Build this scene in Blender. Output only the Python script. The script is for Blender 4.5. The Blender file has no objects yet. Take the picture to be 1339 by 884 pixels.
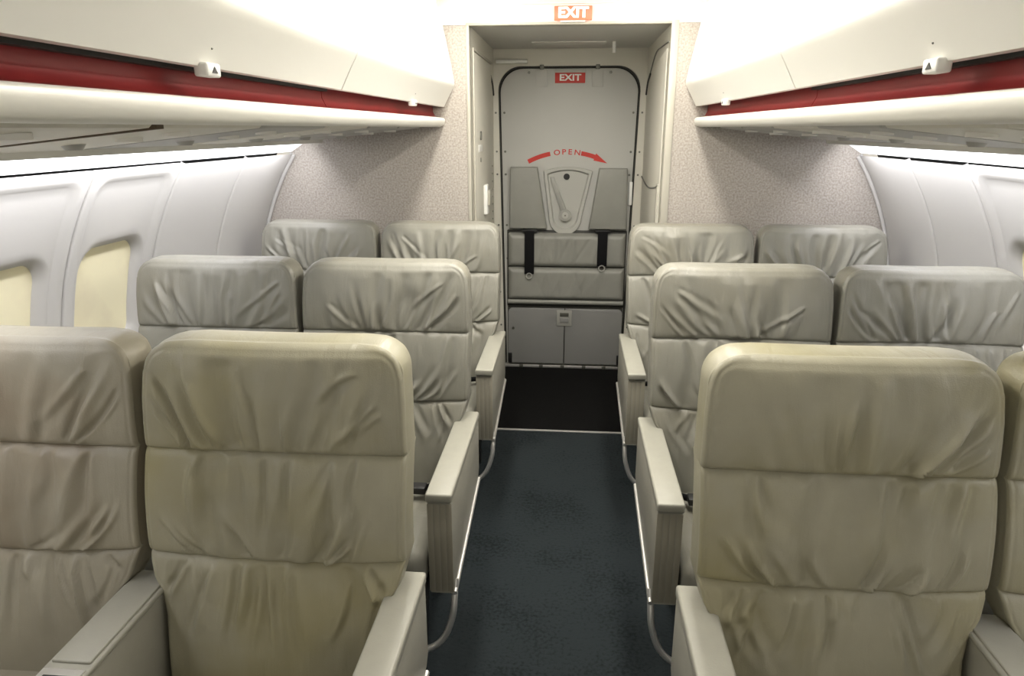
import bpy, bmesh, math, random
import numpy as np
from mathutils import Vector, Matrix

sc = bpy.context.scene
col = sc.collection
XC = -0.022                      # centre line of the cabin
YB = 3.38                        # face of the rear bulkhead
YD = 4.38                        # face of the rear door

# ------------------------------------------------------------------ camera
F_PX = 912.0
PITCH = math.atan(274.0 / F_PX)
YAW = math.atan(79.0 / F_PX * math.cos(PITCH))
cd = bpy.data.cameras.new('camera')
cam = bpy.data.objects.new('camera', cd)
col.objects.link(cam)
cam.location = (0.0, 0.0, 1.51)
cam.rotation_euler = (math.pi / 2 - PITCH, 0.0, YAW)
cd.sensor_fit = 'HORIZONTAL'
cd.sensor_width = 36.0
cd.lens = F_PX / 1339.0 * 36.0
cd.clip_start = 0.02
sc.camera = cam

# ------------------------------------------------------------------ world, exposure
w = bpy.data.worlds.new('world')
sc.world = w
w.use_nodes = True
w.node_tree.nodes['Background'].inputs[0].default_value = (1.0, 0.93, 0.80, 1)
w.node_tree.nodes['Background'].inputs[1].default_value = 0.55
vs = sc.view_settings
vs.view_transform = 'Standard'
vs.look = 'None'
vs.gamma = 1.0
vs.exposure = 0.35
vs.use_curve_mapping = False

# ------------------------------------------------------------------ cabin lamps
def area(name, loc, rot, sx, sy, power, color):
    l = bpy.data.lights.new(name, 'AREA')
    l.shape = 'RECTANGLE'
    l.size, l.size_y = sx, sy
    l.energy = power
    l.color = color
    o = bpy.data.objects.new(name, l)
    col.objects.link(o)
    o.location = loc
    o.rotation_euler = rot
    return o

WARM = (1.0, 0.95, 0.86)
COOL = (0.97, 0.96, 1.0)
for s in (-1, 1):
    # fluorescent ceiling strips, run along both bin tops
    area('ceiling_strip_lamp', (XC + s * 0.36, 2.22, 2.085), (0, 0, 0), 0.12, 1.84, 18.0, WARM)
    # wall-wash tube behind the outer edge of the bins
    area('wall_wash_lamp', (XC + s * 1.185, 1.75, 1.438), (0, s * math.radians(-48), 0), 0.025, 3.0, 11.0, COOL)

# ------------------------------------------------------------------ mesh helpers
ORG = {}

def O(name, verts, faces, mat, parent=None, origin=(0, 0, 0), smooth=False, sharp=None):
    """one mesh object; verts are world coordinates (or local ones of the parent thing)"""
    org = np.array(ORG[parent.name] if parent is not None else origin, dtype=float)
    v = np.asarray(verts, dtype=float) - org
    me = bpy.data.meshes.new(name)
    me.from_pydata(v.tolist(), [], [list(map(int, f)) for f in faces])
    if smooth:
        me.polygons.foreach_set('use_smooth', [True] * len(me.polygons))
        if sharp:
            me.set_sharp_from_angle(angle=math.radians(sharp))
    me.materials.append(mat)
    me.update()
    o = bpy.data.objects.new(name, me)
    col.objects.link(o)
    if parent is not None:
        o.parent = parent
    else:
        o.location = origin
    ORG[o.name] = tuple(org)
    return o

def BM(name, bm, mat, parent=None, origin=(0, 0, 0), smooth=True, sharp=40):
    bmesh.ops.recalc_face_normals(bm, faces=bm.faces)
    bm.verts.index_update()
    v = [tuple(x.co) for x in bm.verts]
    f = [[q.index for q in p.verts] for p in bm.faces]
    bm.free()
    return O(name, v, f, mat, parent, origin, smooth, sharp)

def tag(o, label=None, cat=None, group=None, kind=None):
    if label: o['label'] = label
    if cat: o['category'] = cat
    if group: o['group'] = group
    if kind: o['kind'] = kind
    return o

def empty(name, loc, local=False):
    o = bpy.data.objects.new(name, None)
    col.objects.link(o)
    o.empty_display_size = 0.1
    o.location = loc
    ORG[o.name] = (0, 0, 0) if local else tuple(loc)
    return o

def bm_box(lo, hi, bev=0.0, seg=2, bm=None):
    b = bmesh.new()
    bmesh.ops.create_cube(b, size=1.0)
    lo, hi = Vector(lo), Vector(hi)
    for v in b.verts:
        v.co = Vector(((v.co[i] + 0.5) * (hi[i] - lo[i]) + lo[i]) for i in range(3))
    if bev > 0:
        bmesh.ops.bevel(b, geom=b.edges[:], offset=bev, segments=seg, profile=0.5, affect='EDGES')
    if bm is not None:
        me = bpy.data.meshes.new('t'); b.to_mesh(me); b.free(); bm.from_mesh(me); bpy.data.meshes.remove(me)
        return bm
    return b

def box(name, lo, hi, mat, parent=None, bev=0.004, seg=2, origin=(0, 0, 0)):
    lo2 = [min(a, b) for a, b in zip(lo, hi)]
    hi2 = [max(a, b) for a, b in zip(lo, hi)]
    return BM(name, bm_box(lo2, hi2, bev, seg), mat, parent, origin)

def bm_prism(pts, axis, a, b, bev=0.0, seg=2):
    """extrude a 2-D polygon between a and b along the axis; pts give the other two coordinates in order"""
    bm = bmesh.new()
    def P(p, t):
        q = list(p); q.insert(axis, t); return q
    lo = [bm.verts.new(P(p, a)) for p in pts]
    hi = [bm.verts.new(P(p, b)) for p in pts]
    n = len(pts)
    bm.faces.new(lo); bm.faces.new(hi[::-1])
    for i in range(n):
        bm.faces.new([lo[i], hi[i], hi[(i + 1) % n], lo[(i + 1) % n]])
    bmesh.ops.recalc_face_normals(bm, faces=bm.faces)
    if bev > 0:
        caps = [e for e in bm.edges if abs(e.verts[0].co[axis] - e.verts[1].co[axis]) < 1e-7]
        bmesh.ops.bevel(bm, geom=caps, offset=bev, segments=seg, profile=0.5, affect='EDGES')
    return bm

def prism(name, pts, axis, a, b, mat, parent=None, bev=0.0, seg=2, origin=(0, 0, 0), smooth=True, sharp=40):
    return BM(name, bm_prism(pts, axis, a, b, bev, seg), mat, parent, origin, smooth, sharp)

def tube_data(pts, r, n=8, caps=True):
    pts = [Vector(p) for p in pts]
    vs, fs = [], []
    up = None
    for i, p in enumerate(pts):
        d = (pts[min(i + 1, len(pts) - 1)] - pts[max(i - 1, 0)]).normalized()
        if up is None:
            up = Vector((0, 0, 1)) if abs(d.z) < 0.9 else Vector((1, 0, 0))
        u = (up - d * up.dot(d)).normalized(); v = d.cross(u); up = u
        rr = r[i] if isinstance(r, (list, tuple)) else r
        for k in range(n):
            a = 2 * math.pi * k / n
            vs.append(tuple(p + (u * math.cos(a) + v * math.sin(a)) * rr))
    for i in range(len(pts) - 1):
        for k in range(n):
            fs.append((i * n + k, i * n + (k + 1) % n, (i + 1) * n + (k + 1) % n, (i + 1) * n + k))
    if caps:
        fs.append(tuple(range(n))[::-1]); fs.append(tuple(range((len(pts) - 1) * n, len(pts) * n)))
    return vs, fs

def tube(name, pts, r, mat, parent=None, n=8, origin=(0, 0, 0)):
    v, f = tube_data(pts, r, n)
    return O(name, v, f, mat, parent, origin, True, 50)

def smooth_path(ctrl, n=6):
    c = [Vector(p) for p in ctrl]
    out = []
    for i in range(len(c) - 1):
        p0, p1, p2, p3 = c[max(i - 1, 0)], c[i], c[i + 1], c[min(i + 2, len(c) - 1)]
        for k in range(n):
            t = k / n
            out.append(0.5 * (2 * p1 + (p2 - p0) * t + (2 * p0 - 5 * p1 + 4 * p2 - p3) * t * t + (3 * p1 - p0 - 3 * p2 + p3) * t ** 3))
    out.append(c[-1])
    return out

def text_mesh(name, body, size, loc, mat, parent, rot=(math.pi / 2, 0, 0), bold=0.0, sx=1.0):
    cu = bpy.data.curves.new('txt', 'FONT')
    cu.body = body; cu.size = size; cu.align_x = 'CENTER'; cu.align_y = 'CENTER'
    cu.extrude = 0.0006; cu.offset = bold; cu.resolution_u = 3
    t = bpy.data.objects.new('txt', cu)
    col.objects.link(t)
    me = bpy.data.meshes.new_from_object(t.evaluated_get(bpy.context.evaluated_depsgraph_get()))
    bpy.data.objects.remove(t)
    M = Matrix.Translation(Vector(loc)) @ Matrix.Rotation(rot[2], 4, 'Z') @ Matrix.Rotation(rot[1], 4, 'Y') @ Matrix.Rotation(rot[0], 4, 'X') @ Matrix.Diagonal((sx, 1, 1, 1))
    v = [tuple(M @ x.co) for x in me.vertices]
    f = [list(p.vertices) for p in me.polygons]
    return O(name, v, f, mat, parent)

# ------------------------------------------------------------------ materials
def mat(name, color, rough=0.5, metal=0.0, noise=None, bump=None, emit=None, spec=0.5, coat=0.0, second=None, crease=0.0):
    """noise = (scale, amount): light/dark mottling; bump = (scale, strength); second = (colour, scale, lo, hi): worn patches"""
    m = bpy.data.materials.new(name)
    m.use_nodes = True
    nt = m.node_tree
    b = nt.nodes['Principled BSDF']
    b.inputs['Roughness'].default_value = rough
    b.inputs['Metallic'].default_value = metal
    b.inputs['Specular IOR Level'].default_value = spec
    b.inputs['Coat Weight'].default_value = coat
    c = (*color, 1)
    b.inputs['Base Color'].default_value = c
    tc = nt.nodes.new('ShaderNodeTexCoord')
    vec = tc.outputs['Object']
    if crease:      # every hide is its own piece: shift the pattern per object
        oi = nt.nodes.new('ShaderNodeObjectInfo')
        mu = nt.nodes.new('ShaderNodeMath'); mu.operation = 'MULTIPLY'; mu.inputs[1].default_value = 37.0
        va = nt.nodes.new('ShaderNodeVectorMath'); va.operation = 'ADD'
        nt.links.new(oi.outputs['Random'], mu.inputs[0]); nt.links.new(vec, va.inputs[0]); nt.links.new(mu.outputs[0], va.inputs[1])
        vec = va.outputs[0]
    out = None
    if noise:
        n = nt.nodes.new('ShaderNodeTexNoise'); n.inputs['Scale'].default_value = noise[0]; n.inputs['Detail'].default_value = 6
        nt.links.new(vec, n.inputs['Vector'])
        r = nt.nodes.new('ShaderNodeMapRange')
        r.inputs[1].default_value = 0.3; r.inputs[2].default_value = 0.7
        r.inputs[3].default_value = 1 - noise[1]; r.inputs[4].default_value = 1 + noise[1]
        nt.links.new(n.outputs[0], r.inputs[0])
        mx = nt.nodes.new('ShaderNodeMix'); mx.data_type = 'RGBA'; mx.blend_type = 'MULTIPLY'; mx.inputs[0].default_value = 1
        mx.inputs[6].default_value = c
        nt.links.new(r.outputs[0], mx.inputs[7])
        out = mx.outputs[2]
    if second:
        n = nt.nodes.new('ShaderNodeTexNoise'); n.inputs['Scale'].default_value = second[1]; n.inputs['Detail'].default_value = 4
        nt.links.new(vec, n.inputs['Vector'])
        r = nt.nodes.new('ShaderNodeMapRange'); r.inputs[1].default_value = second[2]; r.inputs[2].default_value = second[3]
        nt.links.new(n.outputs[0], r.inputs[0])
        mx = nt.nodes.new('ShaderNodeMix'); mx.data_type = 'RGBA'
        nt.links.new(r.outputs[0], mx.inputs[0])
        if out: nt.links.new(out, mx.inputs[6])
        else: mx.inputs[6].default_value = c
        mx.inputs[7].default_value = (*second[0], 1)
        out = mx.outputs[2]
    if out: nt.links.new(out, b.inputs['Base Color'])
    if bump:
        n = nt.nodes.new('ShaderNodeTexNoise'); n.inputs['Scale'].default_value = bump[0]; n.inputs['Detail'].default_value = 4
        nt.links.new(vec, n.inputs['Vector'])
        bp = nt.nodes.new('ShaderNodeBump'); bp.inputs['Strength'].default_value = bump[1]; bp.inputs['Distance'].default_value = 0.002
        nt.links.new(n.outputs[0], bp.inputs['Height'])
        nt.links.new(bp.outputs[0], b.inputs['Normal'])
        if crease:  # fine vertical creases of soft hide
            mp = nt.nodes.new('ShaderNodeMapping'); mp.inputs['Scale'].default_value = (26, 10, 5.5)
            nt.links.new(vec, mp.inputs['Vector'])
            n3 = nt.nodes.new('ShaderNodeTexNoise'); n3.inputs['Scale'].default_value = 1.0; n3.inputs['Detail'].default_value = 3; n3.inputs['Distortion'].default_value = 0.6
            nt.links.new(mp.outputs[0], n3.inputs['Vector'])
            b2 = nt.nodes.new('ShaderNodeBump'); b2.inputs['Strength'].default_value = crease; b2.inputs['Distance'].default_value = 0.012
            nt.links.new(n3.outputs[0], b2.inputs['Height']); nt.links.new(b2.outputs[0], bp.inputs['Normal'])
    if emit:
        b.inputs['Emission Color'].default_value = (*emit[0], 1)
        b.inputs['Emission Strength'].default_value = emit[1]
    return m

M = {}
M['leather'] = mat('grey_leather', (0.232, 0.226, 0.192), 0.40, noise=(9, 0.06), bump=(420, 0.25), second=((0.205, 0.193, 0.150), 3.2, 0.5, 0.75), crease=0.25)
M['leather_yellow'] = mat('yellowish_leather', (0.330, 0.312, 0.232), 0.40, noise=(7, 0.10), bump=(420, 0.25), second=((0.305, 0.275, 0.15), 3.0, 0.48, 0.72), crease=0.25)  # yellower, lighter base than the other rows, with browner patches
M['leather_dull'] = mat('dull_leather', (0.31, 0.285, 0.22), 0.42, noise=(7, 0.10), bump=(420, 0.25), second=((0.23, 0.19, 0.135), 3.5, 0.5, 0.72), crease=0.25)
M['leather_jump'] = mat('jump_seat_leather', (0.27, 0.27, 0.245), 0.45, noise=(8, 0.06), bump=(420, 0.2))
M['arm'] = mat('armrest_plastic', (0.315, 0.308, 0.262), 0.42, noise=(30, 0.03), bump=(300, 0.12))
M['arm_side'] = mat('armrest_side_plastic', (0.30, 0.29, 0.245), 0.45, noise=(30, 0.03), bump=(300, 0.12))
M['arm_post'] = mat('armrest_front_plastic', (0.30, 0.28, 0.225), 0.5)
M['shell'] = mat('seat_shell', (0.25, 0.25, 0.22), 0.5)
M['dark'] = mat('dark_gap', (0.012, 0.012, 0.012), 0.8)
M['frame'] = mat('dark_seat_frame', (0.03, 0.03, 0.03), 0.5, 0.4)
M['chrome'] = mat('brushed_steel', (0.78, 0.77, 0.74), 0.38, 0.75)
M['belt'] = mat('black_webbing', (0.006, 0.006, 0.007), 0.8, spec=0.2, bump=(300, 0.3))
M['panel'] = mat('sidewall_laminate', (0.52, 0.51, 0.49), 0.45, noise=(3, 0.015), bump=(160, 0.04))
M['shade'] = mat('window_shade_cream', (0.86, 0.80, 0.56), 0.5, second=((0.74, 0.67, 0.48), 4.0, 0.5, 0.75))
M['reveal'] = mat('window_reveal', (0.66, 0.64, 0.60), 0.5)
M['bin'] = mat('bin_laminate', (0.90, 0.89, 0.84), 0.42, bump=(90, 0.02))
M['rail'] = mat('bin_rail_cream', (0.80, 0.79, 0.73), 0.35)
M['red'] = mat('red_liner', (0.24, 0.022, 0.022), 0.4, noise=(5, 0.08))
M['ceil'] = mat('ceiling_white', (0.86, 0.85, 0.81), 0.5)
M['diffuser'] = mat('ceiling_diffuser', (0.9, 0.9, 0.88), 0.5, emit=((1.0, 0.96, 0.88), 2.0))
M['cove'] = mat('valance_diffuser', (0.88, 0.88, 0.88), 0.5, emit=((0.95, 0.96, 1.0), 0.9))
M['psu'] = mat('service_panel_plastic', (0.40, 0.395, 0.37), 0.45)
M['psu2'] = mat('service_panel_cream', (0.66, 0.64, 0.56), 0.45)
M['brown'] = mat('brown_joint', (0.10, 0.07, 0.04), 0.7)
M['vest'] = mat('vestibule_laminate', (0.62, 0.60, 0.53), 0.45, noise=(3, 0.02))
M['vest2'] = mat('vestibule_ceiling_grey', (0.55, 0.54, 0.51), 0.5)
M['jamb'] = mat('jamb_cream', (0.42, 0.40, 0.34), 0.4)
M['door'] = mat('door_grey_paint', (0.50, 0.50, 0.475), 0.45, noise=(4, 0.02))
M['doorplate'] = mat('handle_plate', (0.45, 0.45, 0.42), 0.4)
M['doordark'] = mat('handle_dark_grey', (0.33, 0.33, 0.305), 0.45)  # darker grey for the handle, its pivot and the box latch
M['box'] = mat('stowage_grey', (0.25, 0.25, 0.245), 0.45, noise=(4, 0.03))
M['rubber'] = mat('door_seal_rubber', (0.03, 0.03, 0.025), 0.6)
M['signred'] = mat('sign_red', (0.55, 0.03, 0.02), 0.45)
M['signlit'] = mat('sign_lit_red', (0.8, 0.12, 0.06), 0.4, emit=((1.0, 0.16, 0.08), 0.75))
M['signtext'] = mat('sign_lit_white', (0.9, 0.9, 0.88), 0.4, emit=((1, 0.97, 0.92), 0.9))
M['greyjoint'] = mat('grey_joint_strip', (0.17, 0.17, 0.17), 0.6)
M['white'] = mat('white_plastic', (0.85, 0.85, 0.82), 0.4)
M['black'] = mat('black_plastic', (0.01, 0.01, 0.01), 0.4)
M['screw'] = mat('screw_head', (0.16, 0.16, 0.14), 0.4, 0.6)
M['mat'] = mat('black_entry_mat', (0.006, 0.006, 0.006), 0.95, spec=0.1, noise=(60, 0.2), bump=(180, 0.5))

def speckle():
    m = bpy.data.materials.new('bulkhead_speckled_fabric'); m.use_nodes = True
    nt = m.node_tree; b = nt.nodes['Principled BSDF']; b.inputs['Roughness'].default_value = 0.75
    tc = nt.nodes.new('ShaderNodeTexCoord')
    n = nt.nodes.new('ShaderNodeTexNoise'); n.inputs['Scale'].default_value = 120; n.inputs['Detail'].default_value = 3
    n2 = nt.nodes.new('ShaderNodeTexNoise'); n2.inputs['Scale'].default_value = 4
    cr = nt.nodes.new('ShaderNodeValToRGB')
    e = cr.color_ramp.elements
    e[0].position = 0.34; e[0].color = (0.325, 0.29, 0.258, 1)
    e[1].position = 0.66; e[1].color = (0.485, 0.45, 0.405, 1)
    mx = nt.nodes.new('ShaderNodeMix'); mx.data_type = 'RGBA'; mx.blend_type = 'MULTIPLY'; mx.inputs[0].default_value = 1
    r = nt.nodes.new('ShaderNodeMapRange'); r.inputs[3].default_value = 0.93; r.inputs[4].default_value = 1.07
    for x in (n, n2): nt.links.new(tc.outputs['Object'], x.inputs['Vector'])
    nt.links.new(n.outputs[0], cr.inputs[0]); nt.links.new(n2.outputs[0], r.inputs[0])
    nt.links.new(cr.outputs[0], mx.inputs[6]); nt.links.new(r.outputs[0], mx.inputs[7])
    nt.links.new(mx.outputs[2], b.inputs['Base Color'])
    bp = nt.nodes.new('ShaderNodeBump'); bp.inputs['Strength'].default_value = 0.4; bp.inputs['Distance'].default_value = 0.002
    nt.links.new(n.outputs[0], bp.inputs['Height']); nt.links.new(bp.outputs[0], b.inputs['Normal'])
    return m
M['speckle'] = speckle()

def carpet():
    m = bpy.data.materials.new('navy_carpet'); m.use_nodes = True
    nt = m.node_tree; b = nt.nodes['Principled BSDF']; b.inputs['Roughness'].default_value = 0.95
    b.inputs['Specular IOR Level'].default_value = 0.15
    tc = nt.nodes.new('ShaderNodeTexCoord')
    a = nt.nodes.new('ShaderNodeTexNoise'); a.inputs['Scale'].default_value = 85; a.inputs['Detail'].default_value = 4
    c = nt.nodes.new('ShaderNodeTexNoise'); c.inputs['Scale'].default_value = 3.5; c.inputs['Detail'].default_value = 5
    ad = nt.nodes.new('ShaderNodeMath'); ad.operation = 'ADD'
    cr = nt.nodes.new('ShaderNodeValToRGB'); e = cr.color_ramp.elements
    e[0].position = 0.60; e[0].color = (0.0040, 0.0056, 0.0066, 1)
    e[1].position = 1.42; e[1].color = (0.022, 0.028, 0.031, 1)
    for x in (a, c): nt.links.new(tc.outputs['Object'], x.inputs['Vector'])
    nt.links.new(a.outputs[0], ad.inputs[0]); nt.links.new(c.outputs[0], ad.inputs[1])
    nt.links.new(ad.outputs[0], cr.inputs[0]); nt.links.new(cr.outputs[0], b.inputs['Base Color'])
    bp = nt.nodes.new('ShaderNodeBump'); bp.inputs['Strength'].default_value = 0.8; bp.inputs['Distance'].default_value = 0.004
    nt.links.new(a.outputs[0], bp.inputs['Height']); nt.links.new(bp.outputs[0], b.inputs['Normal'])
    return m
M['carpet'] = carpet()

# ================================================================== SETTING
Y0 = -1.2
def S(o): o['kind'] = 'structure'; return o

# sidewall profile: (half width, height)
PROF = [(1.38, 0.0), (1.46, 0.2), (1.51, 0.42), (1.53, 0.65), (1.515, 0.85), (1.49, 0.98), (1.463, 1.08), (1.42, 1.19), (1.365, 1.30), (1.305, 1.395)]
_pp = np.array([tuple(v)[:2] for v in smooth_path([(a, b, 0) for a, b in PROF], 8)])
def half(z): return float(np.interp(z, _pp[:, 1], _pp[:, 0]))
def wall_n(z):
    dz = 0.01
    d = Vector((half(z + dz) - half(z - dz), 2 * dz)).normalized()
    return d.y, -d.x            # outward normal (h, z)
def WP(s, y, z, off=0.0):
    """point on the sidewall; off > 0 moves outwards"""
    nh, nz = wall_n(min(max(z, 0.02), 1.38))
    return (XC + s * (half(z) + nh * off), y, z + nz * off)

# floor
S(box('floor', (XC - 1.45, Y0, -0.06), (XC + 1.45, 3.345, 0.0), M['carpet'], bev=0, origin=(XC, 1, 0)))
S(box('floor', (-0.50, 3.345, -0.06), (0.45, 4.55, 0.0), M['mat'], bev=0, origin=(XC, 3.9, 0)))
S(box('trim_1', (-0.49, 3.335, 0.0), (0.44, 3.352, 0.006), M['chrome'], bev=0.002, origin=(XC, 3.34, 0)))

# ceiling
ceil = S(box('ceiling', (XC - 1.3, Y0, 2.10), (XC + 1.3, YB + 0.02, 2.13), M['ceil'], bev=0, origin=(XC, 1, 2.1)))

# ------------------------------------------------ sidewalls
def rr_loop(angles, cy, cz, hw, hh, r):
    """rounded rectangle sampled along rays from its centre"""
    out = []
    for a in angles:
        dx, dz = math.cos(a), math.sin(a)
        lo, hi = 0.0, 2.0
        for _ in range(34):
            t = (lo + hi) / 2
            qx, qz = abs(dx * t) - (hw - r), abs(dz * t) - (hh - r)
            d = math.hypot(max(qx, 0), max(qz, 0)) + min(max(qx, qz), 0) - r
            if d < 0: lo = t
            else: hi = t
        out.append((cy + dx * lo, cz + dz * lo))
    return out

WIN_Z, WIN_HW, WIN_HH, WIN_R = 0.965, 0.142, 0.175, 0.068
ZL, ZT = 0.03, 1.389
def window_panel(s, wc, parent):
    y0, y1 = wc - 0.228, wc + 0.228
    # window-centred rays; the cell rectangle is not symmetric in z so intersect it directly
    base = [2 * math.pi * k / 112 for k in range(112)]
    for (yy, zz) in ((y0, ZL), (y1, ZL), (y0, ZT), (y1, ZT)):
        base.append(math.atan2(zz - WIN_Z, yy - wc) % (2 * math.pi))
    A = sorted(base)
    def cell(inset):
        o = []
        for a in A:
            dx, dz = math.cos(a), math.sin(a)
            t = 9.0
            if dx > 1e-9: t = min(t, (y1 - inset - wc) / dx)
            if dx < -1e-9: t = min(t, (y0 + inset - wc) / dx)
            if dz > 1e-9: t = min(t, (ZT - inset - WIN_Z) / dz)
            if dz < -1e-9: t = min(t, (ZL + inset - WIN_Z) / dz)
            o.append((wc + dx * t, WIN_Z + dz * t))
        return o
    def bay(grow):
        zc, hh = 0.80, 0.56
        o = []
        hw, r = 0.182 + grow, 0.035
        for a in A:
            dx, dz = math.cos(a), math.sin(a)
            lo, hi = 0.0, 2.0
            for _ in range(34):
                t = (lo + hi) / 2
                py, pz = dx * t, WIN_Z + dz * t - zc
                qx, qz = abs(py) - (hw - r), abs(pz) - (hh + grow - r)
                d = math.hypot(max(qx, 0), max(qz, 0)) + min(max(qx, qz), 0) - r
                if d < 0: lo = t
                else: hi = t
            o.append((wc + dx * lo, WIN_Z + dz * lo))
        return o
    def win(g): return rr_loop(A, wc, WIN_Z, WIN_HW + g, WIN_HH + g, WIN_R + g * 0.6)
    def mixl(p, q, t): return [(a[0] * (1 - t) + b[0] * t, a[1] * (1 - t) + b[1] * t) for a, b in zip(p, q)]
    b0, b1 = bay(0.006), bay(-0.006)
    w0 = win(0.030)
    loops = [(cell(0.0), 0.014), (cell(0.002), 0.003), (cell(0.007), 0.0), (b0, 0.0), (b1, 0.009)]
    for t in (0.15, 0.3, 0.45, 0.6, 0.75, 0.9): loops.append((mixl(b1, w0, t), 0.009))
    loops += [(w0, 0.009), (win(0.018), 0.013), (win(0.007), 0.022), (win(0.0), 0.030), (win(-0.002), 0.040)]
    V, Fc = [], []
    n = len(A)
    for lp, off in loops:
        V += [WP(s, y, z, off) for y, z in lp]
    for i in range(len(loops) - 1):
        for k in range(n):
            f = (i * n + k, i * n + (k + 1) % n, (i + 1) * n + (k + 1) % n, (i + 1) * n + k)
            Fc.append(f if s < 0 else f[::-1])
    p = O('panel', V, Fc, M['panel'], parent, smooth=True, sharp=55)
    return A

def window_unit(idx, s, wc, A):
    org = WP(s, wc, WIN_Z, 0.05)
    ring = rr_loop(A, wc, WIN_Z, WIN_HW + 0.001, WIN_HH + 0.001, WIN_R)
    V, Fs = [], []
    n = len(ring)
    ks = (1.0, 0.8, 0.6, 0.4, 0.2, 0.02)
    for k_ in ks: V += [WP(s, wc + (y - wc) * k_, WIN_Z + (z - WIN_Z) * k_, 0.034) for y, z in ring]
    for q in range(len(ks) - 1):
        for k in range(n):
            f = (q * n + k, q * n + (k + 1) % n, (q + 1) * n + (k + 1) % n, (q + 1) * n + k)
            Fs.append(f if s < 0 else f[::-1])
    Fs.append(tuple(range((len(ks) - 1) * n, len(ks) * n)) if s < 0 else tuple(range((len(ks) - 1) * n, len(ks) * n))[::-1])
    root = S(empty('window_%d' % idx, org))
    O('shade', V, Fs, M['shade'], root, smooth=True)
    # pull grip along the foot of the shade
    zz = WIN_Z - WIN_HH + 0.03
    box('shade_grip', (WP(s, 0, zz, 0.028)[0] - 0.004, wc - 0.05, zz - 0.008), (WP(s, 0, zz, 0.028)[0] + 0.006, wc + 0.05, zz + 0.008), M['shade'], root, 0.003)
    V = [WP(s, y, z, 0.075) for y, z in rr_loop(A, wc, WIN_Z, WIN_HW + 0.004, WIN_HH + 0.004, WIN_R)]
    O('pane', V, [tuple(range(n))], M['reveal'], root)

def plain_panel(s, y0, y1, parent):
    zs = np.linspace(ZL, 1.394, 34)
    ys = [y0 + 0.001, y0 + 0.002, y0 + 0.008] + list(np.linspace(y0 + 0.02, y1 - 0.02, 4)) + [y1 - 0.008, y1 - 0.002, y1 - 0.001]
    offs = [0.014, 0.004, 0.0] + [0.0] * 4 + [0.0, 0.004, 0.014]
    V = [WP(s, y, z, o) for z in zs for y, o in zip(ys, offs)]
    m = len(ys)
    Fc = []
    for i in range(len(zs) - 1):
        for k in range(m - 1):
            f = (i * m + k, i * m + k + 1, (i + 1) * m + k + 1, (i + 1) * m + k)
            Fc.append(f if s < 0 else f[::-1])
    O('panel', V, Fc, M['panel'], parent, smooth=True, sharp=55)

widx = 1
for s, side, wc0, cuts in ((-1, 'left', 2.14, (2.37, 2.86, 3.345)), (1, 'right', 2.24, (2.47, 2.885, 3.345))):
    # dark skin behind the panels
    zs = np.linspace(0, 1.47, 40)
    V = [WP(s, y, min(z, 1.395), 0.09) if z <= 1.395 else (XC + s * (half(1.395) + 0.08), y, z + 0.03) for z in zs for y in (Y0, YB + 0.04)]
    Fc = [(2 * i, 2 * i + 1, 2 * i + 3, 2 * i + 2) for i in range(len(zs) - 1)]
    wall = S(O('wall_' + side, V, Fc, M['dark'], origin=(XC + s * 1.53, 1.0, 0)))
    k = 0
    wc = wc0
    while wc > -0.9:
        A = window_panel(s, wc, wall)
        if wc > 0.7:
            window_unit(widx, s, wc, A); widx += 1
        else:
            window_unit(widx, s, wc, A); widx += 1
        wc -= 0.46
    for a, b in zip(cuts[:-1], cuts[1:]):
        plain_panel(s, a, b, wall)
    # corner bead against the bulkhead
    pts = [WP(s, 3.365, z, 0.004) for z in np.linspace(0.03, 1.39, 40)]
    tube('corner_bead', pts, 0.013, M['panel'], wall, n=8)
    # lit valance strip above the panels, grey joint below it
    prof = [(1.312, 1.404), (1.288, 1.420), (1.262, 1.436), (1.232, 1.452), (1.215, 1.462)]
    ys = (Y0, YB - 0.03)
    V = [(XC + s * h, y, z) for h, z in prof for y in ys]
    V += [(XC + s * (h + 0.01), y, z + 0.012) for h, z in prof for y in ys]
    n2 = len(prof) * 2
    Fc = [(2 * i, 2 * i + 1, 2 * i + 3, 2 * i + 2) for i in range(len(prof) - 1)] + [(n2 + 2 * i, n2 + 2 * i + 1, n2 + 2 * i + 3, n2 + 2 * i + 2) for i in range(len(prof) - 1)]
    cv = O('valance_light', V, Fc, M['cove'], origin=(XC + s * 1.26, 1.0, 1.43), smooth=True)
    tag(cv, 'long glowing white valance light strip above the %s windows' % side, 'light')

# ------------------------------------------------ rear bulkhead
OL, OR, OT = -0.487, 0.436, 1.956
def bulk(side, s, xi):
    zs = list(np.linspace(0.0, 1.395, 30)) + [1.46, 1.60, 1.80, 2.0, 2.10]
    prof = []
    for z in zs:
        h = half(z) + 0.03 if z <= 1.395 else 1.34
        prof.append((XC + s * h, z))
    pts = [(xi, 0.0)] + prof + [(xi, 2.10)]
    return S(prism('wall_rear_' + side, pts, 1, YB, YB + 0.035, M['speckle'], origin=(XC + s * 1.0, YB, 0), smooth=False))
bulk('left', -1, OL); bulk('right', 1, OR)
S(box('wall_rear_lintel', (OL, YB, OT), (OR, YB + 0.035, 2.10), M['speckle'], bev=0, origin=(XC, YB, OT)))
S(box('wall_rear_header', (-0.625, YB - 0.004, OT), (0.58, YB, 2.099), M['ceil'], bev=0, origin=(XC, YB, OT)))  # white header panel; widened ends paint the blown-out light on the bulkhead
S(box('trim_2', (OL - 0.004, YB - 0.004, 0), (OL + 0.012, YB + 0.05, OT + 0.012), M['jamb'], bev=0.003, origin=(OL, YB, 0)))
S(box('trim_3', (OR - 0.012, YB - 0.006, 0), (OR + 0.022, YB + 0.05, OT + 0.012), M['jamb'], bev=0.003, origin=(OR, YB, 0)))
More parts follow.
